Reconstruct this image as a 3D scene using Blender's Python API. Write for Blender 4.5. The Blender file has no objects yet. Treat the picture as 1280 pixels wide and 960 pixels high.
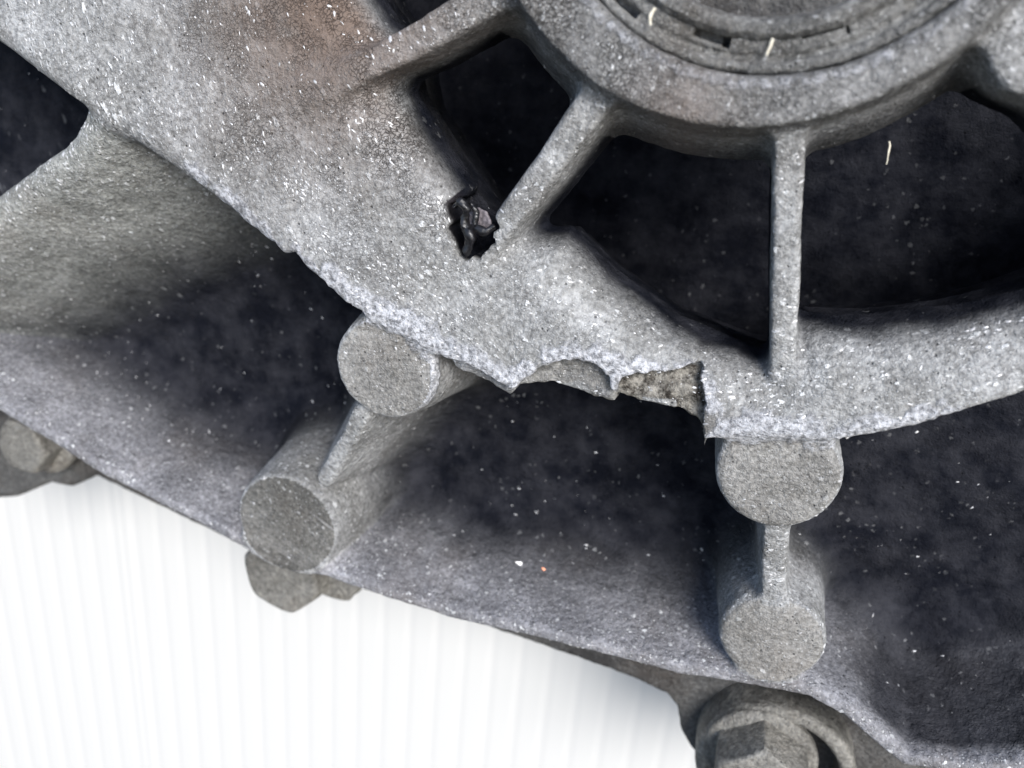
import bpy, bmesh, math, random
import numpy as np
from mathutils import Matrix, Vector
rng = np.random.RandomState(7); random.seed(7)
R = math.radians
sc = bpy.context.scene
S = 0.00015                      # metres per modelling unit (about 0.15 mm)

# ------------------------------------------------------------------ camera
F = 1000.0                       # focal length in picture widths of 1280
VX, VY = 940.0, 110.0            # where the casting's axis vanishes
def _nrm(v): return v/np.linalg.norm(v)
n_in = _nrm(np.array([VX-640., -(VY-480.), -F]))
zc = -n_in
xc = _nrm(np.array([1., 0, 0]) - np.dot([1., 0, 0], n_in)*n_in)
yc = np.cross(zc, xc)
RLC = np.array([xc, yc, zc])     # camera -> casting frame
CAMP = -RLC @ np.array([0, 0, -F])
# casting frame -> world: its face looks out and upward at the sky
TILT = R(70)
WR = np.array([[1, 0, 0], [0, math.cos(TILT), -math.sin(TILT)], [0, math.sin(TILT), math.cos(TILT)]])
WM = Matrix([[*WR[0], 0], [*WR[1], 0], [*WR[2], 0.9], [0, 0, 0, 1]])
cam_d = bpy.data.cameras.new('camera'); cam = bpy.data.objects.new('camera', cam_d)
sc.collection.objects.link(cam); sc.camera = cam
cam_d.sensor_width = 36; cam_d.lens = 36*F/1280
cam_d.clip_start = 0.005; cam_d.clip_end = 60
cr = WR @ RLC
cp = WR @ (CAMP*S) + np.array([0, 0, 0.9])
cam.matrix_world = Matrix([[*cr[0], cp[0]], [*cr[1], cp[1]], [*cr[2], cp[2]], [0, 0, 0, 1]])
cam_d.dof.use_dof = True; cam_d.dof.focus_distance = F*S*1.0; cam_d.dof.aperture_fstop = 14
# ------------------------------------------------------------------ light
SUN_DIR = _nrm(np.array([0.52, -0.60, 0.70]))
w = bpy.data.worlds.new("World"); sc.world = w; w.use_nodes = True
nt = w.node_tree; bg = nt.nodes['Background']
sky = nt.nodes.new('ShaderNodeTexSky'); sky.sky_type = 'NISHITA'; sky.sun_disc = False
sky.sun_elevation = math.asin(SUN_DIR[2]); sky.sun_rotation = math.atan2(SUN_DIR[0], SUN_DIR[1])
sky.air_density = 1.0; sky.dust_density = 1.5; sky.ozone_density = 1.0
nt.links.new(sky.outputs[0], bg.inputs[0]); bg.inputs[1].default_value = 0.11
sl = bpy.data.lights.new('sun', 'SUN'); so = bpy.data.objects.new('sun', sl); sc.collection.objects.link(so)
sl.energy = 2.5; sl.angle = R(26); sl.color = (1, 0.985, 0.96)
so.rotation_euler = Vector(SUN_DIR).to_track_quat('Z', 'Y').to_euler()
sc.view_settings.view_transform = 'Standard'; sc.view_settings.look = 'None'
sc.view_settings.exposure = 1.04; sc.view_settings.gamma = 1; sc.view_settings.use_curve_mapping = False
sc.render.engine = 'CYCLES'; sc.cycles.max_bounces = 6; sc.cycles.diffuse_bounces = 2; sc.cycles.use_denoising = True

# ------------------------------------------------------------------ geometry helpers
def U(px, py, z=0.0):
    """point of the photograph -> point of the casting frame at height z"""
    d = RLC @ np.array([px-640., -(py-480.), -F])
    t = (z-CAMP[2])/d[2]
    p = CAMP + d*t
    return p[0], p[1]
def UL(pts, z=0.0): return np.array([U(a, b, z) for a, b in pts])

def poly_sd(P, X, Y):
    d = np.full(X.shape, 1e12, np.float32); s = np.ones(X.shape, np.float32)
    n = len(P)
    for i in range(n):
        a = P[i]; b = P[i-1]
        ex, ey = b[0]-a[0], b[1]-a[1]
        wx, wy = X-a[0], Y-a[1]
        t = np.clip((wx*ex+wy*ey)/(ex*ex+ey*ey+1e-9), 0, 1)
        d = np.minimum(d, (wx-ex*t)**2+(wy-ey*t)**2)
        c1 = Y >= a[1]; c2 = Y < b[1]; c3 = ex*wy > ey*wx
        flip = (c1 & c2 & c3) | (~c1 & ~c2 & ~c3)
        s = np.where(flip, -s, s)
    return s*np.sqrt(d)
def line_d(P, X, Y, rad=None):
    """distance to polyline; rad = radius per vertex; also returns parameter 0..n-1"""
    d = np.full(X.shape, 1e9, np.float32); T = np.zeros(X.shape, np.float32)
    for i in range(len(P)-1):
        a, b = P[i], P[i+1]
        ex, ey = b[0]-a[0], b[1]-a[1]
        t = np.clip(((X-a[0])*ex+(Y-a[1])*ey)/(ex*ex+ey*ey+1e-9), 0, 1)
        q = np.hypot(X-a[0]-ex*t, Y-a[1]-ey*t)
        if rad is not None: q = q-(rad[i]*(1-t)+rad[i+1]*t)
        m = q < d
        d = np.where(m, q, d); T = np.where(m, i+t, T)
    return d, T
def smin(a, b, k):
    if k <= 0: return np.minimum(a, b)
    h = np.maximum(k-np.abs(a-b), 0); return np.minimum(a, b)-h*h*(0.25/k)
def smax(a, b, k):
    if np.isscalar(k) and k <= 0: return np.maximum(a, b)
    h = np.maximum(k-np.abs(a-b), 0); return np.maximum(a, b)+h*h*(0.25/k)

LAT = rng.rand(64, 64, 64).astype(np.float32)*2-1
def noise(x, y, z, f, o=0):
    x = x*f+o*7.3; y = y*f+o*3.1; z = z*f+o*5.7
    xi = np.floor(x).astype(int); yi = np.floor(y).astype(int); zi = np.floor(z).astype(int)
    u, v, q = x-xi, y-yi, z-zi
    u = u*u*(3-2*u); v = v*v*(3-2*v); q = q*q*(3-2*q)
    r = 0
    for a in (0, 1):
        for b in (0, 1):
            for c in (0, 1):
                r = r + LAT[(xi+a) & 63, (yi+b) & 63, (zi+c) & 63]*(u if a else 1-u)*(v if b else 1-v)*(q if c else 1-q)
    return r
def sstep(a, b, x):
    t = np.clip((x-a)/(b-a), 0, 1); return t*t*(3-2*t)

def surface_nets(Fv, org, h):
    ins = Fv < 0
    c = np.zeros(tuple(s-1 for s in Fv.shape), np.uint8)
    for a in (0, 1):
        for b in (0, 1):
            for d in (0, 1):
                c += ins[a:Fv.shape[0]-1+a, b:Fv.shape[1]-1+b, d:Fv.shape[2]-1+d]
    act = (c > 0) & (c < 8)
    ix, iy, iz = np.nonzero(act)
    idm = np.full(c.shape, -1, np.int32); idm[ix, iy, iz] = np.arange(len(ix), dtype=np.int32)
    V = {}
    for a in (0, 1):
        for b in (0, 1):
            for d in (0, 1): V[a, b, d] = Fv[ix+a, iy+b, iz+d]
    acc = np.zeros((len(ix), 3), np.float32); cnt = np.zeros(len(ix), np.float32)
    K = list(V)
    for p in K:
        for ax in range(3):
            if p[ax]: continue
            q = list(p); q[ax] = 1; q = tuple(q)
            a, b = V[p], V[q]; m = (a < 0) != (b < 0)
            t = np.where(m, a/(a-b+1e-12*(a == b)), 0)
            for k in range(3):
                acc[:, k] += np.where(m, p[k]+(t if k == ax else 0), 0)
            cnt += m
    P = acc/cnt[:, None]+np.stack([ix, iy, iz], 1)
    P = P*h+np.array(org, np.float32)
    faces = []
    for ax in range(3):
        o1, o2 = [(1, 2), (2, 0), (0, 1)][ax]
        sl0 = [slice(None)]*3; sl1 = [slice(None)]*3
        sl0[ax] = slice(0, -1); sl1[ax] = slice(1, None)
        A, B = ins[tuple(sl0)], ins[tuple(sl1)]
        e = np.stack(np.nonzero(A != B), 1)
        dims = c.shape
        e = e[(e[:, o1] > 0) & (e[:, o2] > 0) & (e[:, o1] < dims[o1]) & (e[:, o2] < dims[o2])]
        if not len(e): continue
        up = A[e[:, 0], e[:, 1], e[:, 2]]
        def idx(d1, d2):
            g = e.copy(); g[:, o1] -= d1; g[:, o2] -= d2
            return idm[g[:, 0], g[:, 1], g[:, 2]]
        q = np.stack([idx(1, 1), idx(0, 1), idx(0, 0), idx(1, 0)], 1)
        q[~up] = q[~up][:, ::-1]
        faces.append(q)
    return P, np.concatenate(faces)

def mesh_from(name, P, Q, mat, parent, nrm=None, attrs=None):
    me = bpy.data.meshes.new(name)
    n, m = len(P), len(Q)
    me.vertices.add(n); me.vertices.foreach_set('co', (P*S).astype(np.float32).ravel())
    k = Q.shape[1]
    me.loops.add(m*k); me.loops.foreach_set('vertex_index', Q.astype(np.int32).ravel())
    me.polygons.add(m); me.polygons.foreach_set('loop_start', np.arange(0, m*k, k, dtype=np.int32))
    me.update(calc_edges=True)
    me.polygons.foreach_set('use_smooth', np.ones(m, bool))
    for an, av in (attrs or {}).items():
        if av.ndim == 1:
            at = me.attributes.new(an, 'FLOAT', 'POINT'); at.data.foreach_set('value', av.astype(np.float32))
        else:
            at = me.attributes.new(an, 'FLOAT_VECTOR', 'POINT'); at.data.foreach_set('vector', av.astype(np.float32).ravel())
    if nrm is not None: me.normals_split_custom_set_from_vertices(nrm.tolist() if len(nrm) < 1 else nrm)
    me.materials.append(mat)
    o = bpy.data.objects.new(name, me); sc.collection.objects.link(o)
    if parent is not None: o.parent = parent
    else: o.matrix_world = WM
    return o
def subset(P, Q, mask):
    q = Q[mask]; u, inv = np.unique(q, return_inverse=True)
    return u, inv.reshape(q.shape)
def vnormals(P, Q):
    n = np.cross(P[Q[:, 2]]-P[Q[:, 0]], P[Q[:, 3]]-P[Q[:, 1]])
    N = np.zeros_like(P)
    for k in range(4):
        for a in range(3): N[:, a] += np.bincount(Q[:, k], n[:, a], len(P))
    return N/(np.linalg.norm(N, axis=1)[:, None]+1e-9)
def thing(name, label, cat, group=None, local=(0, 0, 0)):
    o = bpy.data.objects.new(name, None); sc.collection.objects.link(o)
    o.empty_display_size = 0.01
    o.matrix_world = WM @ Matrix.Translation(Vector(local)*S)
    o['label'] = label; o['category'] = cat
    if group: o['group'] = group
    return o
def tag(o, label, cat, group=None):
    o['label'] = label; o['category'] = cat
    if group: o['group'] = group
    return o

# ------------------------------------------------------------------ materials
def nd(t, typ, **kw):
    n = t.nodes.new(typ)
    for k, v in kw.items(): setattr(n, k, v)
    return n
def cast_metal(name, lo, hi, fleck=1.0, streak=0.45, crack=0.3, rough=0.62, wear=True, metal=0.25, grain=1.0, stain=(0.10, 0.075, 0.055), stain_amt=0.35):
    m = bpy.data.materials.new(name); m.use_nodes = True
    t = m.node_tree; b = t.nodes['Principled BSDF']; L = t.links.new
    tc = nd(t, 'ShaderNodeTexCoord')
    mp = nd(t, 'ShaderNodeMapping'); mp.inputs['Scale'].default_value = (1/S,)*3; L(tc.outputs['Object'], mp.inputs[0])
    pol = nd(t, 'ShaderNodeAttribute', attribute_name='polar')
    if not wear: pv = mp.outputs[0]
    else: pv = pol.outputs['Vector']
    def nz(scale, detail=6, rough_=0.6, vec=None, dist=0.0):
        n = nd(t, 'ShaderNodeTexNoise'); n.inputs['Scale'].default_value = scale; n.inputs['Detail'].default_value = detail
        n.inputs['Roughness'].default_value = rough_; n.inputs['Distortion'].default_value = dist
        L(vec or mp.outputs[0], n.inputs['Vector']); return n.outputs[0]
    def ramp(v, a, c, ca=(0, 0, 0, 1), cc=(1, 1, 1, 1)):
        r = nd(t, 'ShaderNodeValToRGB'); L(v, r.inputs[0])
        r.color_ramp.elements[0].position = a; r.color_ramp.elements[1].position = c
        r.color_ramp.elements[0].color = ca; r.color_ramp.elements[1].color = cc
        return r.outputs[0]
    def math_(op, a, c, clamp=False):
        n = nd(t, 'ShaderNodeMath', operation=op, use_clamp=clamp)
        for i, v in enumerate((a, c)):
            if isinstance(v, (int, float)): n.inputs[i].default_value = v
            else: L(v, n.inputs[i])
        return n.outputs[0]
    def mix(f, a, c):
        n = nd(t, 'ShaderNodeMix', data_type='RGBA')
        for i, v in ((0, f), (6, a), (7, c)):
            if isinstance(v, (tuple, float, int)): n.inputs[i].default_value = v
            else: L(v, n.inputs[i])
        return n.outputs[2]
    base = ramp(nz(0.010, 6, 0.62), 0.36, 0.64, (*lo, 1), (*hi, 1))
    grainn = nz(0.16, 4, 0.65)
    base = mix(0.9, base, mix(ramp(grainn, 0.33, 0.68), (0.52, 0.52, 0.52, 1), (1.42, 1.42, 1.42, 1)))
    t.nodes[-1].blend_type = 'MULTIPLY'
    # fix: the last mix made is the multiply one
    # brown oily staining
    st = ramp(nz(0.006, 5, 0.6), 0.50, 0.72)
    base = mix(math_('MULTIPLY', st, stain_amt), base, (*stain, 1))
    # faint machining and handling scratches, concentric with the hub
    if wear:
        sm2 = nd(t, 'ShaderNodeMapping'); sm2.inputs['Scale'].default_value = (1, 0.025, 0.4); L(pol.outputs['Vector'], sm2.inputs[0])
        scr = math_('MULTIPLY', ramp(nz(0.11, 4, 0.7, sm2.outputs[0]), 0.56, 0.70), ramp(nz(0.009, 3), 0.42, 0.62))
        base = mix(math_('MULTIPLY', scr, 0.35), base, (0.52, 0.52, 0.53, 1))
    # dark pits
    vp = nd(t, 'ShaderNodeTexVoronoi'); vp.inputs['Scale'].default_value = 0.11; L(mp.outputs[0], vp.inputs['Vector'])
    pit = math_('MULTIPLY', ramp(vp.outputs['Distance'], 0.06, 0.20, (1, 1, 1, 1), (0, 0, 0, 1)), ramp(nz(0.03, 3), 0.48, 0.6))
    base = mix(math_('MULTIPLY', pit, 0.75), base, (0.03, 0.03, 0.032, 1))
    if wear:
        ga = nd(t, 'ShaderNodeAttribute', attribute_name='painted_shade')
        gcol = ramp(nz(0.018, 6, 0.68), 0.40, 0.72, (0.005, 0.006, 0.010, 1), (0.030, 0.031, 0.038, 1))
        base = mix(ga.outputs['Fac'], base, gcol)  # shade of the recesses mixed into the base colour
    # pale flecks, drawn out round the hub
    sm = nd(t, 'ShaderNodeMapping'); sm.inputs['Scale'].default_value = (1, streak, 1); L(pv if streak < 0.9 else mp.outputs[0], sm.inputs[0])
    def flecks(scale, keep, size):
        v0 = nd(t, 'ShaderNodeTexNoise'); v0.inputs['Scale'].default_value = scale*2.2; v0.inputs['Detail'].default_value = 2; L(sm.outputs[0], v0.inputs['Vector'])
        s3 = nd(t, 'ShaderNodeVectorMath', operation='SCALE'); s3.inputs['Scale'].default_value = 0.9/scale; L(v0.outputs[1], s3.inputs[0])
        a3 = nd(t, 'ShaderNodeVectorMath', operation='ADD'); L(sm.outputs[0], a3.inputs[0]); L(s3.outputs[0], a3.inputs[1])
        v = nd(t, 'ShaderNodeTexVoronoi'); v.inputs['Scale'].default_value = scale; L(a3.outputs[0], v.inputs['Vector'])
        sp = nd(t, 'ShaderNodeSeparateColor'); L(v.outputs['Color'], sp.inputs[0])
        rad_ = math_('MULTIPLY', math_('SUBTRACT', sp.outputs[0], keep), size/(1-keep))
        return math_('MULTIPLY', math_('SUBTRACT', rad_, v.outputs['Distance']), 14, True)
    f1 = flecks(0.10, 0.56, 0.38)
    f2 = math_('MAXIMUM', flecks(0.19, 0.42, 0.36), math_('MULTIPLY', flecks(0.33, 0.35, 0.36), 0.8))
    area = ramp(nz(0.012, 4, 0.65), 0.36, 0.58, (0.32, 0.32, 0.32, 1))
    if wear: f2 = math_('MULTIPLY', f2, math_('SUBTRACT', 1.0, ga.outputs['Fac'])); f1 = math_('MULTIPLY', f1, math_('MAXIMUM', math_('SUBTRACT', 1.0, ga.outputs['Fac']), ramp(nz(0.016, 4, 0.7), 0.46, 0.56)))
    fl = math_('MULTIPLY', math_('MAXIMUM', f1, f2), math_('MULTIPLY', area, fleck), True)
    if wear:
        gm = math_('SUBTRACT', 1.0, math_('MULTIPLY', ga.outputs['Fac'], 0.86))
        fl = math_('MULTIPLY', fl, gm)
    base = mix(fl, base, (0.72, 0.73, 0.74, 1))
    hgt = math_('MULTIPLY', nz(0.09, 6, 0.62), 1.3)
    hgt = math_('ADD', hgt, math_('MULTIPLY', nz(0.35, 3, 0.6), 0.9*grain))
    gv = ramp(nz(0.014, 4, 0.6), 0.35, 0.65, (0.35, 0.35, 0.35, 1), (1.25, 1.25, 1.25, 1))
    hgt = math_('MULTIPLY', hgt, gv)
    # crazed skin
    vc = nd(t, 'ShaderNodeTexVoronoi', feature='DISTANCE_TO_EDGE'); vc.inputs['Scale'].default_value = 0.2
    wn = nd(t, 'ShaderNodeVectorMath', operation='ADD'); L(mp.outputs[0], wn.inputs[0])
    ns = nd(t, 'ShaderNodeTexNoise'); ns.inputs['Scale'].default_value = 0.12; ns.inputs['Detail'].default_value = 4; L(mp.outputs[0], ns.inputs['Vector'])
    sc3 = nd(t, 'ShaderNodeVectorMath', operation='SCALE'); sc3.inputs['Scale'].default_value = 14; L(ns.outputs[1], sc3.inputs[0]); L(sc3.outputs[0], wn.inputs[1])
    L(wn.outputs[0], vc.inputs['Vector'])
    ck = math_('MULTIPLY', ramp(vc.outputs['Distance'], 0.0, 0.10, (1, 1, 1, 1), (0, 0, 0, 1)), ramp(nz(0.012, 4), 0.45, 0.6))
    ca = nd(t, 'ShaderNodeAttribute', attribute_name='crazed')
    ckf = math_('MULTIPLY', ck, math_('ADD', crack*0.3, math_('MULTIPLY', ca.outputs['Fac'], crack*2.2)), True) if wear else math_('MULTIPLY', ck, crack*0.3)
    base = mix(math_('MULTIPLY', ckf, 0.8), base, (0.035, 0.033, 0.03, 1))
    hgt = math_('SUBTRACT', hgt, math_('MULTIPLY', ckf, 1.2))
    hgt = math_('ADD', hgt, math_('MULTIPLY', fl, 0.5))
    hgt = math_('SUBTRACT', hgt, math_('MULTIPLY', pit, 0.8))
    ro = math_('ADD', rough, math_('MULTIPLY', grainn, 0.2))
    if wear:
        at = nd(t, 'ShaderNodeAttribute', attribute_name='wear')
        wn2 = nz(0.085, 5, 0.72)
        wm = ramp(math_('ADD', math_('MULTIPLY', at.outputs['Fac'], 0.62), math_('MULTIPLY', wn2, 0.75)), 0.60, 0.80)
        wcol = ramp(nz(0.14, 6, 0.7), 0.38, 0.58, (0.18, 0.185, 0.20, 1), (0.68, 0.69, 0.73, 1))
        base = mix(math_('MULTIPLY', wm, 0.9), base, wcol)
        hgt = math_('ADD', hgt, math_('MULTIPLY', math_('MULTIPLY', wm, nz(0.14, 6, 0.7)), 1.6))
        br = nd(t, 'ShaderNodeAttribute', attribute_name='fracture')
        bc = ramp(nz(0.07, 5, 0.75), 0.40, 0.62, (0.03, 0.025, 0.02, 1), (0.30, 0.285, 0.255, 1))
        base = mix(br.outputs['Fac'], base, bc)
        ru = nd(t, 'ShaderNodeAttribute', attribute_name='rusty')
        base = mix(math_('MULTIPLY', ru.outputs['Fac'], ramp(nz(0.02, 6), 0.05, 0.42)), base, (0.150, 0.108, 0.085, 1))
    bp = nd(t, 'ShaderNodeBump'); bp.inputs['Strength'].default_value = 1.0; bp.inputs['Distance'].default_value = 3.7*S
    L(hgt, bp.inputs['Height']); L(bp.outputs[0], b.inputs['Normal'])
    L(base, b.inputs['Base Color']); L(ro, b.inputs['Roughness'])
    if wear:
        L(math_('SUBTRACT', 0.4, math_('MULTIPLY', ga.outputs['Fac'], 0.32)), b.inputs['Specular IOR Level'])
    b.inputs['Metallic'].default_value = metal; b.inputs['Specular IOR Level'].default_value = 0.4
    return m
M_CAST = cast_metal('weathered_cast_aluminium', (0.22, 0.22, 0.215), (0.36, 0.365, 0.37), 1.0, 0.45, 0.5, stain_amt=0.2)
M_CROSS = cast_metal('dusty_cross_wall_metal', (0.20, 0.205, 0.195), (0.33, 0.335, 0.32), 0.9, 0.6, 0.1)
M_WALL = cast_metal('cast_aluminium_wall', (0.175, 0.175, 0.188), (0.285, 0.285, 0.305), 0.9, 1.0, 0.1)
M_FLOOR_ = None #('shade_painted_pocket_floor', (0.006, 0.007, 0.011), (0.018, 0.020, 0.028), 0.25, 0.0, 0.55, metal=0.0, stain=(0.03, 0.026, 0.02), stain_amt=0.3)
M_HUB = cast_metal('grimy_hub_metal', (0.13, 0.13, 0.127), (0.25, 0.25, 0.25), 0.9, 0.6, 0.5, stain_amt=0.3)
M_FACE = cast_metal('boss_end_face', (0.19, 0.185, 0.175), (0.28, 0.275, 0.265), 0.35, 1.0, 0.05, stain=(0.16, 0.13, 0.10), stain_amt=0.3)
M_FACE_DARK = cast_metal('darker_boss_end_face', (0.09, 0.088, 0.082), (0.16, 0.157, 0.148), 0.3, 1.0, 0.05, stain_amt=0.2)
M_BOLT = cast_metal('dull_bolt_steel', (0.12, 0.115, 0.105), (0.27, 0.262, 0.24), 0.1, 1.0, 0.1, 0.5, wear=False, metal=0.3, stain=(0.10, 0.07, 0.045), stain_amt=0.4)
M_DARK = cast_metal('dark_greasy_flange', (0.035, 0.034, 0.034), (0.10, 0.098, 0.095), 0.12, 1.0, 0.1, 0.55, wear=False, metal=0.2)
M_SEAL = cast_metal('dusty_seal', (0.09, 0.09, 0.088), (0.20, 0.20, 0.195), 0.35, 1.0, 0.9, 0.6, wear=False, metal=0.05, stain=(0.10, 0.08, 0.06), stain_amt=0.5)
def plain(name, col, rough=0.5, metal=0.0, nscale=0.1, amt=0.5):
    m = bpy.data.materials.new(name); m.use_nodes = True; t = m.node_tree; b = t.nodes['Principled BSDF']; L = t.links.new
    tc = nd(t, 'ShaderNodeTexCoord'); n = nd(t, 'ShaderNodeTexNoise'); n.inputs['Scale'].default_value = nscale/S; n.inputs['Detail'].default_value = 6
    L(tc.outputs['Object'], n.inputs['Vector'])
    r = nd(t, 'ShaderNodeValToRGB'); L(n.outputs[0], r.inputs[0]); r.color_ramp.elements[0].position = 0.3; r.color_ramp.elements[1].position = 0.7
    r.color_ramp.elements[0].color = (*[c*(1-amt) for c in col], 1); r.color_ramp.elements[1].color = (*[min(1, c*(1+amt)) for c in col], 1)
    L(r.outputs[0], b.inputs['Base Color']); b.inputs['Roughness'].default_value = rough; b.inputs['Metallic'].default_value = metal
    bp = nd(t, 'ShaderNodeBump'); bp.inputs['Distance'].default_value = 1.5*S; L(n.outputs[0], bp.inputs['Height']); L(bp.outputs[0], b.inputs['Normal'])
    return m

# ------------------------------------------------------------------ hub circle fitted to the ring's edge
def fit_circle(P):
    A = np.c_[2*P, np.ones(len(P))]; s = np.linalg.lstsq(A, (P**2).sum(1), rcond=None)[0]
    return s[0], s[1], math.sqrt(s[2]+s[0]**2+s[1]**2)
HZ = 45.0
HP = UL([(700, 62), (738, 106), (790, 132), (850, 149), (910, 157), (965, 157), (1060, 137), (1120, 112), (1170, 82)], HZ)
HX, HY, HR = fit_circle(HP)
BP = UL([(745, 0), (800, 52), (850, 79), (900, 93), (950, 98), (1000, 93), (1050, 80), (1110, 58), (1190, 14)], HZ)
BX, BY, BR = fit_circle(BP)
print('hub', HX, HY, HR, 'bore', BX, BY, BR)

# ------------------------------------------------------------------ the casting as a solid field
FLOOR = -275.0
class Prim:
    def __init__(s, name, d2, zt, draft=0.1, r=8, k=14): s.name, s.d2, s.zt, s.draft, s.r, s.k = name, d2, zt, draft, r, k
    def field(s, X, Y, Z):
        D = s.d2(X, Y); T = s.zt(X, Y) if callable(s.zt) else s.zt
        return smax((D-s.draft*T)+s.draft*Z, Z-T, s.r)
def seg(name, pts, rad, zs, **kw):
    Q = np.array([U(a, b, z) for (a, b), z in zip(pts, zs)])
    zs = np.array(zs, float)
    return Prim(name, lambda X, Y: line_d(Q, X, Y, rad)[0], lambda X, Y: np.interp(line_d(Q, X, Y, rad)[1], np.arange(len(zs)), zs), **kw)
def disc(name, c, e, z, lean=(0, 0), **kw):
    cx, cy = U(*c, z); ex, ey = U(*e, z); rr = math.hypot(ex-cx, ey-cy)
    p = Prim(name, lambda X, Y: np.hypot(X-cx, Y-cy)-rr, lambda X, Y: z+(X-cx)*lean[0]+(Y-cy)*lean[1], **kw)
    p.c = (cx, cy, rr); return p

RIM_TOP = [(-260, -110), (-120, -18), (0, 62), (60, 108), (130, 160), (200, 206), (262, 250), (305, 284), (338, 304), (352, 318), (366, 316), (378, 332), (402, 352), (430, 378), (470, 398), (520, 425), (548, 446),
    (575, 452), (598, 462), (622, 478), (640, 487), (652, 475), (662, 470), (677, 458), (698, 453), (717, 450), (735, 452), (748, 459), (760, 470), (768, 490), (776, 471), (800, 469), (836, 471), (866, 472), (874, 488),
    (881, 508), (878, 549), (930, 545), (980, 547), (1060, 548), (1120, 538), (1180, 523), (1240, 505), (1290, 490), (1460, 425), (1700, 300), (1900, 0), (1900, -600), (200, -600), (-260, -400)]
RIM_LOW = [(-260, -110), (0, 62), (130, 160), (262, 250), (345, 318), (368, 330), (378, 346), (430, 384), (520, 425), (575, 456), (640, 489), (653, 477), (693, 473), (717, 482), (762, 495), (771, 497), (774, 487), (796, 494), (855, 507), (873, 518), (884, 534),
    (880, 553), (930, 549), (1060, 552), (1180, 527), (1290, 494), (1460, 429), (1700, 300), (1900, 0), (1900, -600), (200, -600), (-260, -400)]
PT = UL(RIM_TOP, 0); PL = UL(RIM_LOW, -32)
def jag(X, Y, amp=2.2):
    Z0 = np.zeros_like(X)
    xs = (U(560, 470)[0], U(890, 500)[0])
    m = sstep(xs[0]-20, xs[0]+20, X)*(1-sstep(xs[1], xs[1]+20, X))
    n = noise(X, Y, Z0, 0.11)+0.6*noise(X, Y, Z0, 0.25, 2)
    return n*(0.35+m*amp*0.6)
def plate_top(X, Y):
    d = np.hypot(X-HX, Y-HY)
    n = noise(X, Y, np.zeros_like(X), 0.006, 3)
    return -6*sstep(0, 120, PTd(X, Y))+n*3
_c = {}
def PTd(X, Y):
    return -poly_sd(PT, X, Y)
POCK = UL([(330, -500), (400, -160), (440, -40), (484, 25), (500, 112), (546, 184), (600, 256), (650, 284), (705, 285), (765, 345), (850, 405), (960, 448), (1003, 400), (1100, 402), (1200, 392), (1290, 372), (1500, 300), (1800, 0), (1800, -560), (700, -700)], -10)
OUT = [(-330, 300), (-120, 436), (0, 508), (130, 588), (300, 676), (430, 724), (560, 766), (700, 798), (850, 836), (960, 854), (1015, 866), (1062, 890), (1098, 922), (1132, 950), (1200, 962), (1290, 960), (1500, 940)]
OZ = -72.0
OP = UL(OUT, OZ)
WALLPOLY = np.array(list(OP)+[(1400, 900), (-1300, 1000)])

_bx0, _bx1, _bl = U(565, 460)[0], U(890, 520)[0], U(330, 300)[0]
class Plate(Prim):
    def field(s, X, Y, Z):
        m = sstep(_bx0-30, _bx0, X)*(1-sstep(_bx1, _bx1+40, X))
        s.r = 34-23*sstep(_bl-60, _bl+60, X)-13*m*(0.6)
        return Prim.field(s, X, Y, Z)
plate = Plate('middle_plate', lambda X, Y: poly_sd(PT, X, Y)+jag(X, Y), plate_top, draft=0.05)
ledge = Prim('middle_plate', lambda X, Y: poly_sd(PL, X, Y)+jag(X, Y, 1.6)+22*(1-sstep(_bx0-30, _bx0, X)*(1-sstep(_bx1-8, _bx1+8, X))), lambda X, Y: -20+5*noise(X, Y, X*0, 0.05, 5), draft=0.03, r=4)
hub = Prim('hub_ring', lambda X, Y: np.hypot(X-HX, Y-HY)-HR, HZ, draft=0.16, r=9)
class Skirt(Prim):
    def field(s, X, Y, Z):
        rr = np.hypot(X-HX, Y-HY)-HR
        return smax(smax(rr+2-0.42*(HZ-20-Z), rr-46, 14), Z-HZ+12, 8)
hubskirt = Skirt('hub_ring', lambda X, Y: np.hypot(X-HX, Y-HY)-HR-46, HZ-12)
bore = lambda X, Y: np.hypot(X-BX, Y-BY)-BR
ribs = [seg('rib', [(375, 118), (430, 95), (520, 50), (640, -22), (720, -70)], [10, 15, 17, 18, 18], [-10, 4, 10, 14, 16], draft=0.13, r=8, k=22),
        seg('rib', [(596, 322), (625, 286), (680, 215), (752, 112), (800, 40)], [10, 15, 16, 17, 17], [-12, 2, 8, 16, 20], draft=0.16, r=8, k=20),
        seg('rib', [(978, 462), (980, 420), (984, 300), (988, 160), (990, 60)], [13, 14, 14, 15, 15], [-14, -2, 6, 14, 20], draft=0.03, r=8, k=18),
        seg('rib', [(1500, 330), (1380, 180), (1270, 62), (1200, -10)], [15]*4, [-12, 4, 12, 20], draft=0.12, r=8, k=20)]
hubboss = disc('mount_boss', (1292, 70), (1244, 70), 24, draft=0.1, r=12, k=22)
b1 = disc('boss', (480, 462), (541, 456), -12, lean=(0.02, 0.03), draft=0.17, r=7, k=24)
b2 = disc('boss', (973, 594), (1055, 594), -14, draft=0.05, r=14, k=26)
b3 = disc('boss', (358, 656), (417, 652), OZ+3, draft=0.13, r=8, k=22)
b4 = disc('boss', (965, 800), (1033, 800), OZ+3, draft=0.06, r=14, k=20)
r13 = seg('rib', [(450, 520), (436, 548), (405, 600)], [13, 12, 12], [-30, -44, OZ+2], draft=0.26, r=7, k=14)
r24 = seg('rib', [(972, 650), (968, 700), (968, 760)], [16, 16, 17], [-34, -52, OZ+2], draft=0.05, r=8, k=14)
wall = Prim('outer_wall', lambda X, Y: line_d(OP, X, Y)[0]-9, OZ, draft=0.24, r=7, k=30)
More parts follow.
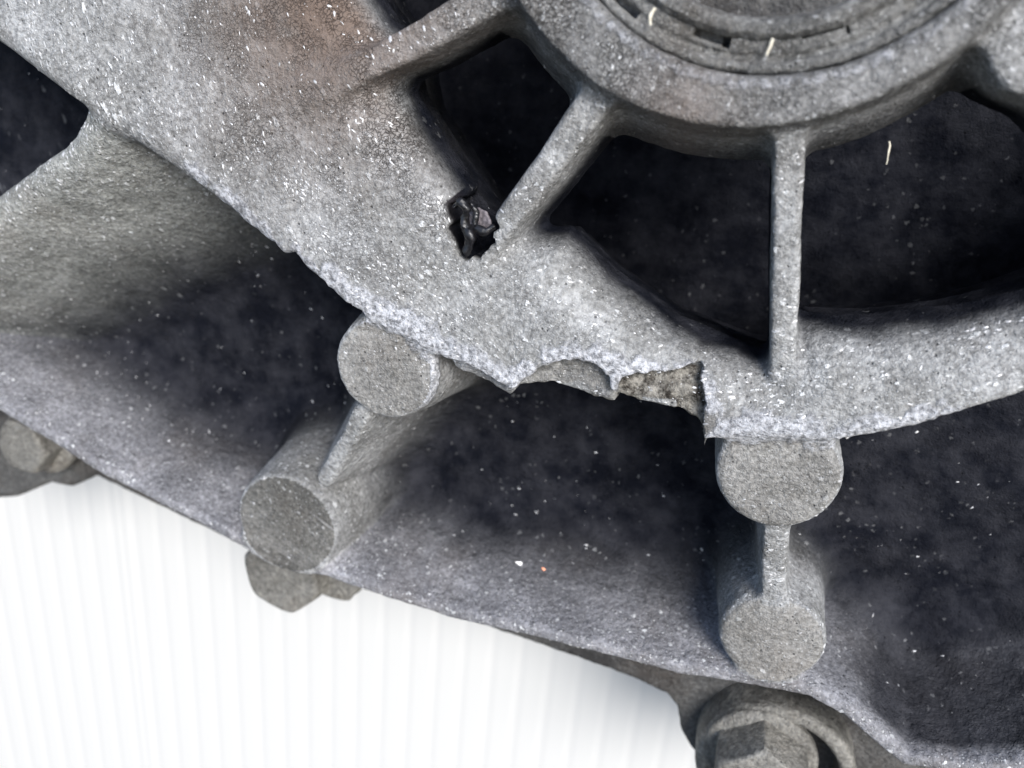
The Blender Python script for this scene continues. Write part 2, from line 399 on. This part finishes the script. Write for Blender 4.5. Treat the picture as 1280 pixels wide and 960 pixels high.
cross = seg('cross_wall', [(140, 150), (80, 200), (0, 262), (-160, 370), (-330, 470)], [16, 22, 22, 22, 22], [-16, -34, -50, -62, -72], draft=0.85, r=22, k=50)
floorp = Prim('pocket_floor', lambda X, Y: poly_sd(WALLPOLY, X, Y), lambda X, Y: FLOOR+8*noise(X, Y, X*0, 0.01, 8), draft=0.0, r=4, k=46)
HOLE = UL([(562, 262), (574, 250), (590, 254), (606, 270), (618, 284), (612, 300), (596, 316), (580, 318), (570, 300)], -8)
HOLEA = UL([(-400, -300), (-200, -200), (60, 20), (104, 80), (96, 128), (96, 150), (90, 168), (74, 184), (40, 206), (0, 234), (-90, 290), (-300, 420), (-700, 300)], -30)
outer_prims = [wall, b1, b2, b3, b4, r13, r24]
inner_prims = ribs+[hubboss]

def _v(a): return a[:, :, None] if GRID else a
GRID = False
def ops():
    """every step of the solid: (2-D footprint or None, k, fn(X, Y, Z, f) -> f)"""
    L = []
    def add(p, k): L.append((p, k, lambda X, Y, Z, f, p=p, k=k: smin(f, p.field(X, Y, Z), k)))
    add(cross, cross.k)
    L.append((None, 0, lambda X, Y, Z, f: smax(f, -(poly_sd(HOLEA, X, Y)-0.04*Z-1.2), 16)))
    add(plate, 26); add(ledge, 3)
    L.append((None, 0, lambda X, Y, Z, f: smax(f, -((poly_sd(POCK, X, Y)-17)-0.10*Z), 74)))
    add(hubskirt, 18); add(hub, 8)
    for p in inner_prims: add(p, p.k)
    for p in outer_prims: add(p, p.k)
    L.append((None, 0, lambda X, Y, Z, f: smax(f, -smax(poly_sd(POCK, X, Y)-20, Z+88+6*noise(X, Y, X*0, 0.02, 9), 10), 9)))
    add(floorp, 70)
    L.append((None, 0, lambda X, Y, Z, f: smax(f, -smax(bore(X, Y)-0.12*(Z-HZ), -(Z+120), 10), 4)))
    L.append((None, 0, lambda X, Y, Z, f: smax(f, -smax(poly_sd(HOLE, X, Y)-6+4.5*noise(X, Y, X*0, 0.10, 4)+2*noise(X, Y, X*0, 0.25, 4)+0*Z, -(Z+90), 6), 3)))
    # the inner pockets open into the dark inside of the case
    L.append((None, 0, lambda X, Y, Z, f: smax(f, -smax(poly_sd(POCK, X, Y)-54+0*Z, Z-FLOOR-120, 8), 8)))
    return L
def field(X, Y, Z):
    f = np.full(np.shape(X*1.0+Z), 1e3)
    for p, k, fn in ops(): f = fn(X, Y, Z, f)
    return f
def field_grid(X2, Y2, gz):
    f = np.full(X2.shape+(len(gz),), 1e3, np.float32); z0 = gz[0]
    for p, k, fn in ops():
        if p is None:
            f = fn(X2[:, :, None], Y2[:, :, None], gz[None, None, :], f).astype(np.float32); continue
        m = p.d2(X2, Y2)-p.draft*(HZ-z0) < k+10
        if not m.any(): continue
        ii = np.nonzero(m.any(1))[0]; jj = np.nonzero(m.any(0))[0]
        a, b, c, d = ii[0], ii[-1]+1, jj[0], jj[-1]+1
        sub = f[a:b, c:d]
        f[a:b, c:d] = fn(X2[a:b, c:d, None], Y2[a:b, c:d, None], gz[None, None, :], sub).astype(np.float32)
    return f

H = 2.7
pts = np.array([U(a, b, z) for a in (-150, 1430) for b in (-110, 1060) for z in (0, FLOOR)])
x0, y0 = pts.min(0); x1, y1 = pts.max(0)
y1 = min(y1, HY+40); x0 -= 10
nx, ny, nz_ = int((x1-x0)/H)+1, int((y1-y0)/H)+1, int((HZ+14-(FLOOR-20))/H)+1
print('grid', nx, ny, nz_, nx*ny*nz_/1e6, 'x', x0, x1, 'y', y0, y1)
gx = (x0+np.arange(nx)*H).astype(np.float32); gy = (y0+np.arange(ny)*H).astype(np.float32); gz = (FLOOR-20+np.arange(nz_)*H).astype(np.float32)
X2, Y2 = np.meshgrid(gx, gy, indexing='ij')
import time; _t = time.time()
Fv = field_grid(X2.astype(np.float32), Y2.astype(np.float32), gz); print('field', time.time()-_t)
P, Q = surface_nets(Fv, (gx[0], gy[0], gz[0]), H); del Fv
P = P.astype(np.float64)
print('verts', len(P), 'quads', len(Q), time.time()-_t)
X, Y, Z = P.T
# measures per vertex
rim_i0, rim_i1 = 3, 42
dr = line_d(PT[rim_i0:rim_i1], X, Y)[0]
dring = np.abs(np.hypot(X-BX, Y-BY)-BR-6)
n1 = noise(X, Y, Z, 0.02, 1)
left_fade = sstep(U(150, 170)[0], U(270, 250)[0], X)
brk = sstep(_bx0-10, _bx0+10, X)*(1-sstep(_bx1-10, _bx1+30, X))
wear = 1.7*np.exp(-(dr/25)**2)*sstep(-26, -9, Z)*left_fade*(0.78+0.8*n1+0.8*noise(X, Y, Z, 0.04, 21)+0.4*noise(X, Y, Z, 0.1, 22))*(1-0.25*brk)
a1 = np.arctan2(Y-b1.c[1], X-b1.c[0]); q1 = np.abs(np.hypot(X-b1.c[0], Y-b1.c[1])-b1.c[2]-1)
wear = np.maximum(wear, np.exp(-(q1/8)**2)*sstep(-34, -20, Z)*np.clip(np.cos(a1-0.35)*1.4, 0, 1)*0.95)
dwl = line_d(OP, X, Y)[0]
wear = np.maximum(wear, 0.3*np.exp(-((dwl-6)/7)**2)*sstep(OZ-22, OZ-8, Z))
for p in (b3, b4):
    qq = np.abs(np.hypot(X-p.c[0], Y-p.c[1])-p.c[2]); wear = np.maximum(wear, 0.35*np.exp(-(qq/8)**2)*sstep(OZ-16, OZ-6, Z))
wear = np.maximum(wear, 0.5*np.exp(-(dring/9)**2)*(Z > HZ-14))
fx0, fx1 = U(652, 480, -10)[0], U(884, 500, -10)[0]
_fxm = U(772, 480, -10)[0]
frac = (0.45+0.55*sstep(_fxm-4, _fxm+4, X))*sstep(fx0, fx0+12, X)*(1-sstep(fx1-4, fx1+6, X))*sstep(-60, -40, Z)*(1-sstep(-9, -4, Z))*(dr < 34)*(poly_sd(PT, X, Y) > -7)
crx, cry = U(440, 70); crazed = np.exp(-(np.hypot(X-crx, Y-cry)/150)**2)+0.8*np.exp(-((np.hypot(X-HX, Y-HY)-HR+20)/40)**2)
rux, ruy = U(400, 0); rusty = np.exp(-(np.hypot(X-rux, Y-ruy)/170)**2)*0.95
rux, ruy = U(850, 145, HZ); rusty = rusty*sstep(-50, -20, Z); rusty = np.maximum(rusty, 0.5*np.exp(-(np.hypot(X-rux, Y-ruy)/50)**2))
th = np.arctan2(-(X-HX), -(Y-HY))
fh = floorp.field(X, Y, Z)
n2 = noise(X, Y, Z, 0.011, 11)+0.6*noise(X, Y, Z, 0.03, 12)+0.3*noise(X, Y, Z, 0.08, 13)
painted_shade = 1-sstep(0, 165, fh+11*n2)  # shade painted on the floors, fading out up the lower walls
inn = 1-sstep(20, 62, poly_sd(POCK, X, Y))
painted_shade = np.maximum(painted_shade, inn*(1-sstep(-62, -12, Z+8*n2))*(1-0.35*(np.hypot(X-HX, Y-HY) < HR+50)))  # inner pocket walls painted darker with depth, as shade
painted_shade = np.maximum(painted_shade, (Z < FLOOR-2)*1.0)
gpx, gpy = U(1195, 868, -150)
painted_shade = np.maximum(painted_shade, np.clip(1.35*np.exp(-((X-gpx)**2/170**2+(Y-gpy)**2/82**2))+0.2*n2-0.1, 0, 0.88)*(1-sstep(-104, -80, Z)))  # extra dark patch painted in the lower right recess
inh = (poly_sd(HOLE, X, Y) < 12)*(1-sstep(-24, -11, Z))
painted_shade = np.maximum(painted_shade, inh)  # inside of the small hole painted dark as well
polar = np.stack([np.hypot(X-HX, Y-HY), th*750, Z], 1)
# cast roughness as relief
N = vnormals(P, Q)
amp = 0.55*noise(X, Y, Z, 0.09, 1)+0.35*noise(X, Y, Z, 0.22, 2)+1.4*noise(X, Y, Z, 0.018, 3)
amp += wear*0.9*noise(X, Y, Z, 0.16, 4)+frac*2.2*noise(X, Y, Z, 0.13, 5)
P2 = P+N*amp[:, None]
N = vnormals(P2, Q)
# owner of every vertex
groups = [('middle_plate', [plate]), ('hub_ring', [hub, hubskirt])]+[('rib', [r]) for r in ribs]+[('mount_boss', [hubboss]), ('cross_wall', [cross]), ('outer_wall', [wall]),
          ('boss', [b1]), ('boss', [b2]), ('boss', [b3]), ('boss', [b4]), ('rib', [r13]), ('rib', [r24]), ('pocket_floor', [floorp])]
own = np.zeros(len(P), int); best = np.full(len(P), 1e9)
for gi, (nm, ps) in enumerate(groups):
    f = np.full(len(P), 1e9)
    for p in ps: f = np.minimum(f, p.field(X, Y, Z))
    if nm == 'middle_plate': f = np.maximum(f, -(poly_sd(POCK, X, Y)+20)*0+f)
    m = f < best; own[m] = gi; best[m] = f[m]
fo = own[Q[:, 0]]
casing = thing('gearbox_casing', 'grey cast aluminium gearbox casing with ribs, round bosses and a broken jagged rim', 'machine casing')
kinds = {'middle_plate': M_CAST, 'hub_ring': M_HUB, 'rib': M_CAST, 'mount_boss': M_CAST, 'cross_wall': M_CROSS, 'outer_wall': M_WALL, 'boss': M_CAST, 'pocket_floor': M_WALL}
for gi, (nm, ps) in enumerate(groups):
    mk = fo == gi
    if mk.sum() < 30: continue
    cap = None
    if nm == 'boss':
        p = ps[0]; cx, cy, rr = p.c
        fcx, fcy = X[Q].mean(1), Y[Q].mean(1); fz = Z[Q].mean(1)
        ztop = p.zt(fcx, fcy) if callable(p.zt) else p.zt
        cap = mk & (np.hypot(fcx-cx, fcy-cy) < rr-4) & (np.abs(fz-ztop) < 5)
        mk = mk & ~cap
    u, q = subset(P2, Q, mk)
    o = mesh_from(nm, P2[u], q, kinds[nm], casing, N[u], dict(wear=wear[u], fracture=frac[u], crazed=crazed[u], rusty=rusty[u], polar=polar[u], painted_shade=painted_shade[u]))
    if cap is not None and cap.sum() > 20:
        u, q = subset(P2, Q, cap)
        mesh_from('end_face', P2[u], q, M_FACE_DARK if ps[0] is b3 else M_FACE, o, N[u], dict(wear=wear[u]*0.5, fracture=frac[u], crazed=crazed[u]*0, rusty=rusty[u]*0, polar=polar[u], painted_shade=painted_shade[u]))
def surf_z(x, y):
    zz = np.linspace(HZ+20, FLOOR-20, 400)
    f = field(np.full(400, x), np.full(400, y), zz)
    i = np.argmax(f < 0); return float(zz[i])

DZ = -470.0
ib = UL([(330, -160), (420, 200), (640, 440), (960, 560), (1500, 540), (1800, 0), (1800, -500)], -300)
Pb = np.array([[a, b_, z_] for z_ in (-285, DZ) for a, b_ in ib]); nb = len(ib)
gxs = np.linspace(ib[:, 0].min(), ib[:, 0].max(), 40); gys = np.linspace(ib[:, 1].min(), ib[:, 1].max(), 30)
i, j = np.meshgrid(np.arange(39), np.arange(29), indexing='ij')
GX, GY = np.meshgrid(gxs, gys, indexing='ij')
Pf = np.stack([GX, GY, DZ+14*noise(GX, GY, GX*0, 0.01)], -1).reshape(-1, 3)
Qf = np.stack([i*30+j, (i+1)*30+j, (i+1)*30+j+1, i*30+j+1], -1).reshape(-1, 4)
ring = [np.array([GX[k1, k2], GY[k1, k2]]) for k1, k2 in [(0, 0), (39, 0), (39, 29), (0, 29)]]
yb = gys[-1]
Pk = np.array([[gxs[0], yb, DZ], [gxs[-1], yb, DZ], [gxs[-1], yb, -20], [gxs[0], yb, -20]])  # unseen back panel, added to keep skylight out of the cavity
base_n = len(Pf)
Pw = np.array([[*c, z_] for c in ring for z_ in (-288, DZ-20)])  # skirt added to stop light leaking in at the sides
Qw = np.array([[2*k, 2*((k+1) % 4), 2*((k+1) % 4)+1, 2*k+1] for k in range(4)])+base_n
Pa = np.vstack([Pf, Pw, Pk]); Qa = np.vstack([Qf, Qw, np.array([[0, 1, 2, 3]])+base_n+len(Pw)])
mesh_from('inner_wall_light_block', Pa, Qa, M_WALL, casing, None, dict(wear=np.zeros(len(Pa)), fracture=np.zeros(len(Pa)), crazed=np.zeros(len(Pa)), rusty=np.zeros(len(Pa)), polar=Pa.copy(), painted_shade=np.ones(len(Pa))))

# ------------------------------------------------------------------ seal and bearing in the hub (turned parts)
def lathe(name, prof, cx, cy, mat, parent, n=720, amp=0.5, f=0.12, cuts=()):
    prof = np.array(prof, float)
    # densify
    pr = [prof[0]]
    for a, b in zip(prof[:-1], prof[1:]):
        k = max(1, int(np.linalg.norm(b-a)/2)); pr += [a+(b-a)*(j+1)/k for j in range(k)]
    pr = np.array(pr); m = len(pr); t = np.linspace(0, 2*math.pi, n, endpoint=False)
    Xs = cx+pr[None, :, 0]*np.cos(t)[:, None]; Ys = cy+pr[None, :, 0]*np.sin(t)[:, None]; Zs = np.repeat(pr[None, :, 1], n, 0)
    Pv = np.stack([Xs, Ys, Zs], -1).reshape(-1, 3)
    i, j = np.meshgrid(np.arange(n), np.arange(m-1), indexing='ij'); i2 = (i+1) % n
    Qv = np.stack([i*m+j, i2*m+j, i2*m+j+1, i*m+j+1], -1).reshape(-1, 4)
    rad_, ang_ = np.hypot(Pv[:, 0]-cx, Pv[:, 1]-cy), np.arctan2(Pv[:, 1]-cy, Pv[:, 0]-cx)
    for a0_, a1_, r0_, r1_, dz_ in cuts: Pv[(rad_ > r0_) & (rad_ < r1_) & (ang_ > a0_) & (ang_ < a1_), 2] -= dz_
    Pv[:, 2] += amp*(noise(*Pv.T, f, 1)+0.6*noise(*Pv.T, f*2.4, 2))
    rr = amp*noise(*Pv.T, f, 6); Pv[:, 0] += rr*np.cos(np.arctan2(Pv[:, 1]-cy, Pv[:, 0]-cx)); Pv[:, 1] += rr*np.sin(np.arctan2(Pv[:, 1]-cy, Pv[:, 0]-cx))
    return mesh_from(name, Pv, Qv, mat, parent)
seal = thing('shaft_seal', 'dusty grey round shaft seal with notched face seated inside the hub ring', 'seal', local=(0, 0, 0))
SL = UL([(830, 8), (880, 27), (950, 34), (1010, 27), (1060, 12)], HZ-8); SX, SY, SR = fit_circle(SL)
SX, SY = BX, BY; SR = np.mean([math.hypot(a-BX, b-BY) for a, b in SL])
print('seal', BR, SR)
def _pol(px, py):
    a = U(px, py, HZ-18); return math.hypot(a[0]-BX, a[1]-BY), math.atan2(a[1]-BY, a[0]-BX)
CUTS = []
for (ax, ay), (bx_, by_), wd in [((868, 40), (912, 50), 5), ((906, 46), (913, 54), 9), ((1002, 44), (1052, 30), 3), ((1054, 24), (1061, 34), 13), ((1130, 6), (1170, -14), 5), ((760, -10), (800, 16), 4)]:
    r1_, t1_ = _pol(ax, ay); r2_, t2_ = _pol(bx_, by_); rm = (r1_+r2_)/2
    CUTS.append((min(t1_, t2_), max(t1_, t2_), rm-wd/2-2, rm+wd/2+2, 16))
lathe('seal_face', [(BR-3, HZ-70), (BR-3, HZ-14), (BR-7, HZ-10), (BR-12, HZ-11), (BR-15, HZ-17), (SR+24, HZ-18), (SR+20, HZ-14), (SR+9, HZ-13)], BX, BY, M_SEAL, seal, n=1600, amp=1.0, cuts=CUTS)
lathe('seal_lip', [(SR+10, HZ-40), (SR+9, HZ-12), (SR+4, HZ-5), (SR-4, HZ-4), (SR-9, HZ-9), (SR-12, HZ-22), (SR-13, HZ-60)], BX, BY, M_SEAL, seal, amp=0.8)
lathe('inner_race', [(SR-12, HZ-46), (SR-30, HZ-44), (SR-60, HZ-52), (SR-64, HZ-90), (SR-200, HZ-96), (5, HZ-96)], BX, BY, M_DARK, seal, amp=1.0)

# ------------------------------------------------------------------ small solids made the same way
def solid(name, fn, lo, hi, h, mat, parent, amp=0.6, f=0.08):
    g = [np.arange(a, b+h, h).astype(np.float32) for a, b in zip(lo, hi)]
    A = np.meshgrid(*g, indexing='ij')
    Pv, Qv = surface_nets(fn(*A).astype(np.float32), lo, h); Pv = Pv.astype(np.float64)
    Nv = vnormals(Pv, Qv); Pv += Nv*(amp*(noise(*Pv.T, f, 1)+0.5*noise(*Pv.T, f*2.5, 2)))[:, None]
    return mesh_from(name, Pv, Qv, mat, parent)
def hexd(x, y, r, rot):
    d = None
    for k in range(6):
        a = rot+k*math.pi/3; v = x*math.cos(a)+y*math.sin(a)-r
        d = v if d is None else smax(d, v, 3)
    return d
def bolt(label, c, z, r, rot, zf, wr=1.32, hh=None):
    """hex head bolt: head top at z, washer flange at zf"""
    cx, cy = U(*c, z)
    t = thing('hex_bolt', label, 'bolt', 'hex head bolts of the casing joint', local=(cx, cy, zf))
    def head(x, y, zz):
        rr = np.hypot(x, y)
        d = smax(hexd(x, y, r, rot), zz-(z-zf), 5)
        return smax(d, (rr-r*1.1)*0.7+(zz-(z-zf))*0.7+3, 5)
    L = r*1.5
    solid('head', head, (-L, -L, -18), (L, L, z-zf+8), 2.0, M_BOLT, t, amp=0.4)
    L = r*wr+10
    solid('washer', lambda x, y, zz: smax(smax(np.hypot(x, y)-r*wr, zz-9+0.25*np.maximum(np.hypot(x, y)-r, 0), 5), -14-zz, 3), (-L, -L, -26), (L, L, 16), 2.6, M_BOLT, t)
    return t
bolt('rounded hex bolt head hanging below the lower left boss, against the white panel', (350, 722), -165, 70, R(8), -205, 1.05)
bolt('smaller dark hex bolt head just right of the rounded one, tucked under the lip', (418, 724), -205, 46, R(25), -232, 1.1)
bolt('dark hex bolt head half hidden at the left edge under the casing lip', (24, 560), -150, 50, R(20), -200, 1.5)
bolt('hex bolt head sunk in the round recess at the bottom under the lower right boss', (950, 992), -88, 68, R(0), -165, 1.3)
# joint flange behind the casing
FZ = -232.0
FL = [(-330, 330), (-100, 470), (-60, 560), (-30, 625), (20, 622), (62, 604), (88, 610), (120, 596), (200, 634), (300, 682), (330, 705), (440, 735), (560, 768), (700, 816), (790, 848), (832, 868), (846, 884), (850, 912), (862, 934), (886, 958), (930, 1010), (1040, 1040), (1150, 1010), (1500, 1000), (1500, 760), (900, 600), (300, 450), (-300, 200)]
FP = UL(FL, FZ)
cover = thing('mating_cover', 'dark greasy edge of the second casing half showing below the lip', 'machine cover')
lo = (FP[:, 0].min()-20, FP[:, 1].min()-20, FZ-70); hi = (FP[:, 0].max()+20, FP[:, 1].max()+20, FZ+14)
bcx, bcy = U(968, 986, -130)
def flange_f(x, y, z):
    d = poly_sd(FP, x[:, :, 0], y[:, :, 0])[:, :, None]
    f = smax(d-0.1*(z-FZ)*-1*0, z-FZ, 9)
    inw = poly_sd(WALLPOLY, x[:, :, 0], y[:, :, 0])[:, :, None]
    return smax(smax(f, -(z-FZ+62), 4), -(inw+45), 4)
solid('joint_flange', flange_f, lo, (hi[0], hi[1], hi[2]), 4.0, M_DARK, cover, amp=0.9, f=0.05)
# raised collar round the sunken bolt
def collar_f(x, y, z):
    r = np.hypot(x, y)
    return smax(np.abs(r-98)-10-0.12*(-z), z+0, 8)
ct = solid('bolt_collar', lambda x, y, z: smax(smax(np.abs(np.hypot(x, y)-(112))-13, z, 12), -80-z, 3), (-145, -145, -90), (145, 145, 12), 3.0, M_BOLT, cover)
ct.location = Vector((bcx, bcy, -165))*S

# ------------------------------------------------------------------ white fluted panel behind
m = bpy.data.materials.new('white_fluted_plastic'); m.use_nodes = True; t = m.node_tree; b = t.nodes['Principled BSDF']
b.inputs['Base Color'].default_value = (0.62, 0.61, 0.59, 1); b.inputs['Roughness'].default_value = 0.45
tr = nd(t, 'ShaderNodeBsdfTranslucent'); tr.inputs[0].default_value = (0.86, 0.88, 0.88, 1)
mx = nd(t, 'ShaderNodeMixShader'); mx.inputs[0].default_value = 0.2
t.links.new(b.outputs[0], mx.inputs[1]); t.links.new(tr.outputs[0], mx.inputs[2]); t.links.new(mx.outputs[0], t.nodes['Material Output'].inputs[0])
PZ = -620.0
pa = np.array(U(150, 620, PZ)); pb = np.array(U(187, 960, PZ)); dv = _nrm(pa-pb); du = np.array([dv[1], -dv[0]])
pitch = np.hypot(*(np.array(U(328, 800, PZ))-np.array(U(300, 800, PZ))))
us = np.arange(-1500, 2400, pitch/10); vs = np.linspace(-1600, 1500, 6)
ph = (us/pitch) % 1.0
rel = -1.8*np.exp(-((ph-0.5)/0.12)**2)
rel += -7*np.exp(-(us/2.4)**2)+2*np.exp(-((us-7)/4)**2)
UU, VV = np.meshgrid(us, vs, indexing='ij')
Pp = np.stack([pa[0]+UU*du[0]+VV*dv[0], pa[1]+UU*du[1]+VV*dv[1], PZ+np.repeat(rel[:, None], len(vs), 1)], -1).reshape(-1, 3)
Pp2 = Pp.copy(); Pp2[:, 2] = PZ-14
i, j = np.meshgrid(np.arange(len(us)-1), np.arange(len(vs)-1), indexing='ij'); k = len(vs)
Qp = np.stack([i*k+j, (i+1)*k+j, (i+1)*k+j+1, i*k+j+1], -1).reshape(-1, 4)
panel = mesh_from('fluted_panel', Pp, Qp, m, None)
panel['kind'] = 'structure'; panel['label'] = 'white fluted plastic wall panel with one seam behind the casing'

# ------------------------------------------------------------------ small loose bits
M_RUB = plain('black_rubber', (0.010, 0.010, 0.012), 0.35, 0, 0.15, 0.6)
M_STRAW = plain('dry_straw', (0.62, 0.58, 0.48), 0.6, 0, 0.1, 0.2)
M_CHIP = plain('bare_metal_chip', (0.50, 0.50, 0.51), 0.45, 0.3, 0.06, 0.4)
M_ORANGE = plain('orange_paint_chip', (0.75, 0.30, 0.17), 0.6, 0, 0.2, 0.2)
def tube(name, pts, rads, mat, parent=None, ns=8, amp=0.0):
    pts = [np.array(p, float) for p in pts]
    # catmull subdivision
    dp, drr = [], []
    for i in range(len(pts)-1):
        p0, p1, p2, p3 = pts[max(i-1, 0)], pts[i], pts[i+1], pts[min(i+2, len(pts)-1)]
        for s in range(6):
            q = s/6; dp.append(0.5*((2*p1)+(-p0+p2)*q+(2*p0-5*p1+4*p2-p3)*q*q+(-p0+3*p1-3*p2+p3)*q**3)); drr.append(rads[i]*(1-q)+rads[i+1]*q)
    dp.append(pts[-1]); drr.append(rads[-1])
    V = []
    for i, p in enumerate(dp):
        tt = _nrm(dp[min(i+1, len(dp)-1)]-dp[max(i-1, 0)]); a = _nrm(np.cross(tt, [0.13, 0.2, 1])); bb = np.cross(tt, a)
        for s in range(ns):
            an = 2*math.pi*s/ns; V.append(p+drr[i]*(a*math.cos(an)+bb*math.sin(an)))
    V = np.array(V)
    if amp: V += amp*np.stack([noise(*V.T, 0.2, 1), noise(*V.T, 0.2, 2), noise(*V.T, 0.2, 3)], 1)
    Qv = [[i*ns+s, i*ns+(s+1) % ns, (i+1)*ns+(s+1) % ns, (i+1)*ns+s] for i in range(len(dp)-1) for s in range(ns)]
    c0 = len(V); V = np.vstack([V, dp[0], dp[-1]])
    for s in range(ns):
        Qv.append([c0, (s+1) % ns, s, s]); 
    Qa = np.array(Qv[:-ns]); o = mesh_from(name, V, Qa[:, ::-1], mat, parent); return o
def P3(px, py, z): a = U(px, py, z); return (a[0], a[1], z)
rub = thing('rubber_scrap', 'torn twisted black rubber scrap stuck in the small ragged hole', 'rubber scrap')
tube('strand', [P3(568, 258, -10), P3(576, 252, -3), P3(584, 262, -2), P3(580, 280, -5), P3(588, 296, -4), P3(583, 318, -8)], [3, 5, 4.5, 5.5, 7, 4], M_RUB, rub, 10, 3)
tube('strand', [P3(590, 256, -12), P3(596, 266, -9), P3(594, 280, -8), P3(604, 290, -4), P3(618, 284, -5)], [3, 4, 4, 6, 3], M_RUB, rub, 10, 2.5)
solid('rubber_flap', lambda x, y, z: smax(np.hypot((x-2)/1.15, y)-15+3*noise(x, y, z, 0.12, 3), np.abs(z-0.3*x)-3, 3), (-24, -24, -14), (24, 24, 14), 1.6, plain('mauve_rubber', (0.13, 0.115, 0.125), 0.6, 0, 0.2, 0.5), rub, 1.0, 0.15).location = Vector(P3(598, 276, -22))*S
for (pts_, zz, lab, rad) in [(((818, 10), (813, 22), (814, 31)), HZ-6, 'short pale straw bit standing in the seal groove beside the dark notch', 1.9),
                        (((966, 48), (962, 58), (958, 69)), HZ-8, 'pale straw sliver lying on the seal face right of the notches', 1.6),
                        (((1112, 176), (1111, 190), (1108, 206)), -60, 'thin pale fibre hanging below the hub ring over the dark pocket', 1.0)]:
    o = tube('straw_bit', [P3(a, b, zz+3) for a, b in pts_], [rad, rad*1.1, rad*0.6], M_STRAW, None, 6, 0.8)
    tag(o, lab, 'debris')
def ray_surface(px, py):
    zz = np.linspace(HZ+20, FLOOR-20, 500)
    pp = np.array([U(px, py, z) for z in zz]); f = field(pp[:, 0], pp[:, 1], zz)
    i = int(np.argmax(f < 0)); return np.array([pp[i, 0], pp[i, 1], zz[i]])
def chip(name, c, r, mat, n=5, th=1.6, tilt=None):
    bm = bmesh.new(); rg = np.random.RandomState(int(c[0]) & 1023)
    vs = []
    for k in range(n):
        a = 2*math.pi*k/n+rg.rand()*0.7; vs.append(bm.verts.new((r*math.cos(a)*(0.6+rg.rand()*0.8), r*math.sin(a)*(0.4+rg.rand()*0.5), rg.rand())))
    f = bm.faces.new(vs); ex = bmesh.ops.extrude_face_region(bm, geom=[f])
    for v in ex['geom']:
        if isinstance(v, bmesh.types.BMVert): v.co.z += th
    bmesh.ops.recalc_face_normals(bm, faces=bm.faces)
    for v in bm.verts: v.co = (Vector(v.co))*S
    me = bpy.data.meshes.new(name); bm.to_mesh(me); bm.free(); me.materials.append(mat)
    o = bpy.data.objects.new(name, me); sc.collection.objects.link(o)
    o.matrix_world = WM @ Matrix.Translation(Vector(c)*S) @ Matrix.Rotation(rg.rand()*3, 4, 'Z') @ Matrix.Rotation(tilt if tilt is not None else 0.7, 4, 'X')
    return o
tag(chip('paint_chip', ray_surface(680, 712), 5, M_ORANGE), 'tiny orange paint chip stuck inside the lower wall', 'debris')
tag(chip('metal_chip', ray_surface(649, 705), 8, M_CHIP, 3), 'small triangular bare metal chip on the lower wall beside the orange one', 'debris')

# ------------------------------------------------------------------ bright metal dust lying on the casting
def scatter(name, label, ids, smin_, smax_, mat):
    n = len(ids); c = P2[ids]; nn = N[ids]
    rad = np.stack([c[:, 0]-HX, c[:, 1]-HY, np.zeros(n)], 1)
    tg = np.cross(nn, rad); tg /= np.linalg.norm(tg, axis=1)[:, None]+1e-9
    ang = rng.normal(0, 0.45, n)[:, None]; bt = np.cross(nn, tg)
    a = tg*np.cos(ang)+bt*np.sin(ang); b = np.cross(nn, a)
    ln = (smin_+(smax_-smin_)*rng.rand(n)**3)[:, None]; wd = ln*(0.22+0.28*rng.rand(n))[:, None]
    pts = []
    for k in range(6):
        t_ = 2*math.pi*k/6; jx = (0.7+0.5*rng.rand(n))[:, None]
        pts.append(c+a*ln*math.cos(t_)*jx+b*wd*math.sin(t_)*jx-nn*0.3)
    pts.append(c+nn*(0.5+0.22*ln)+a*ln*0.2)
    Vv = np.stack(pts, 1).reshape(-1, 3); base_ = np.arange(n)[:, None]*7
    Qv = np.concatenate([np.concatenate([base_+k, base_+(k+1) % 6, base_+6], 1) for k in range(6)])
    o = mesh_from(name, Vv, Qv, mat, None)
    o['kind'] = 'stuff'; o['label'] = label; o['category'] = 'dust'
    return o
dens = 0.5+0.5*noise(X, Y, Z, 0.016, 31)+0.5*noise(X, Y, Z, 0.05, 32)
plate_like = (N[:, 2] > 0.6) & (Z > -60) & (Z < 30)
low_like = (Z <= -60) & (N[:, 2] > 0.25) & (Z > FLOOR-4)
pw = np.where(plate_like, np.clip(dens, 0, 2)**2.2, 0)+np.where(low_like, 0.30*np.clip(dens, 0, 2)**2.5, 0)
for p in (b1, b2, b3, b4): pw = pw*(1-0.7*((np.hypot(X-p.c[0], Y-p.c[1]) < p.c[2]-3) & (N[:, 2] > 0.8)))
pw = pw*(1-0.85*painted_shade)*(1-0.5*((Z > HZ-8)))
pw /= pw.sum()
scatter('metal_dust', 'bright flecks of metal dust lying on the casing', rng.choice(len(P2), 5000, p=pw), 1.1, 4.6, M_CHIP)
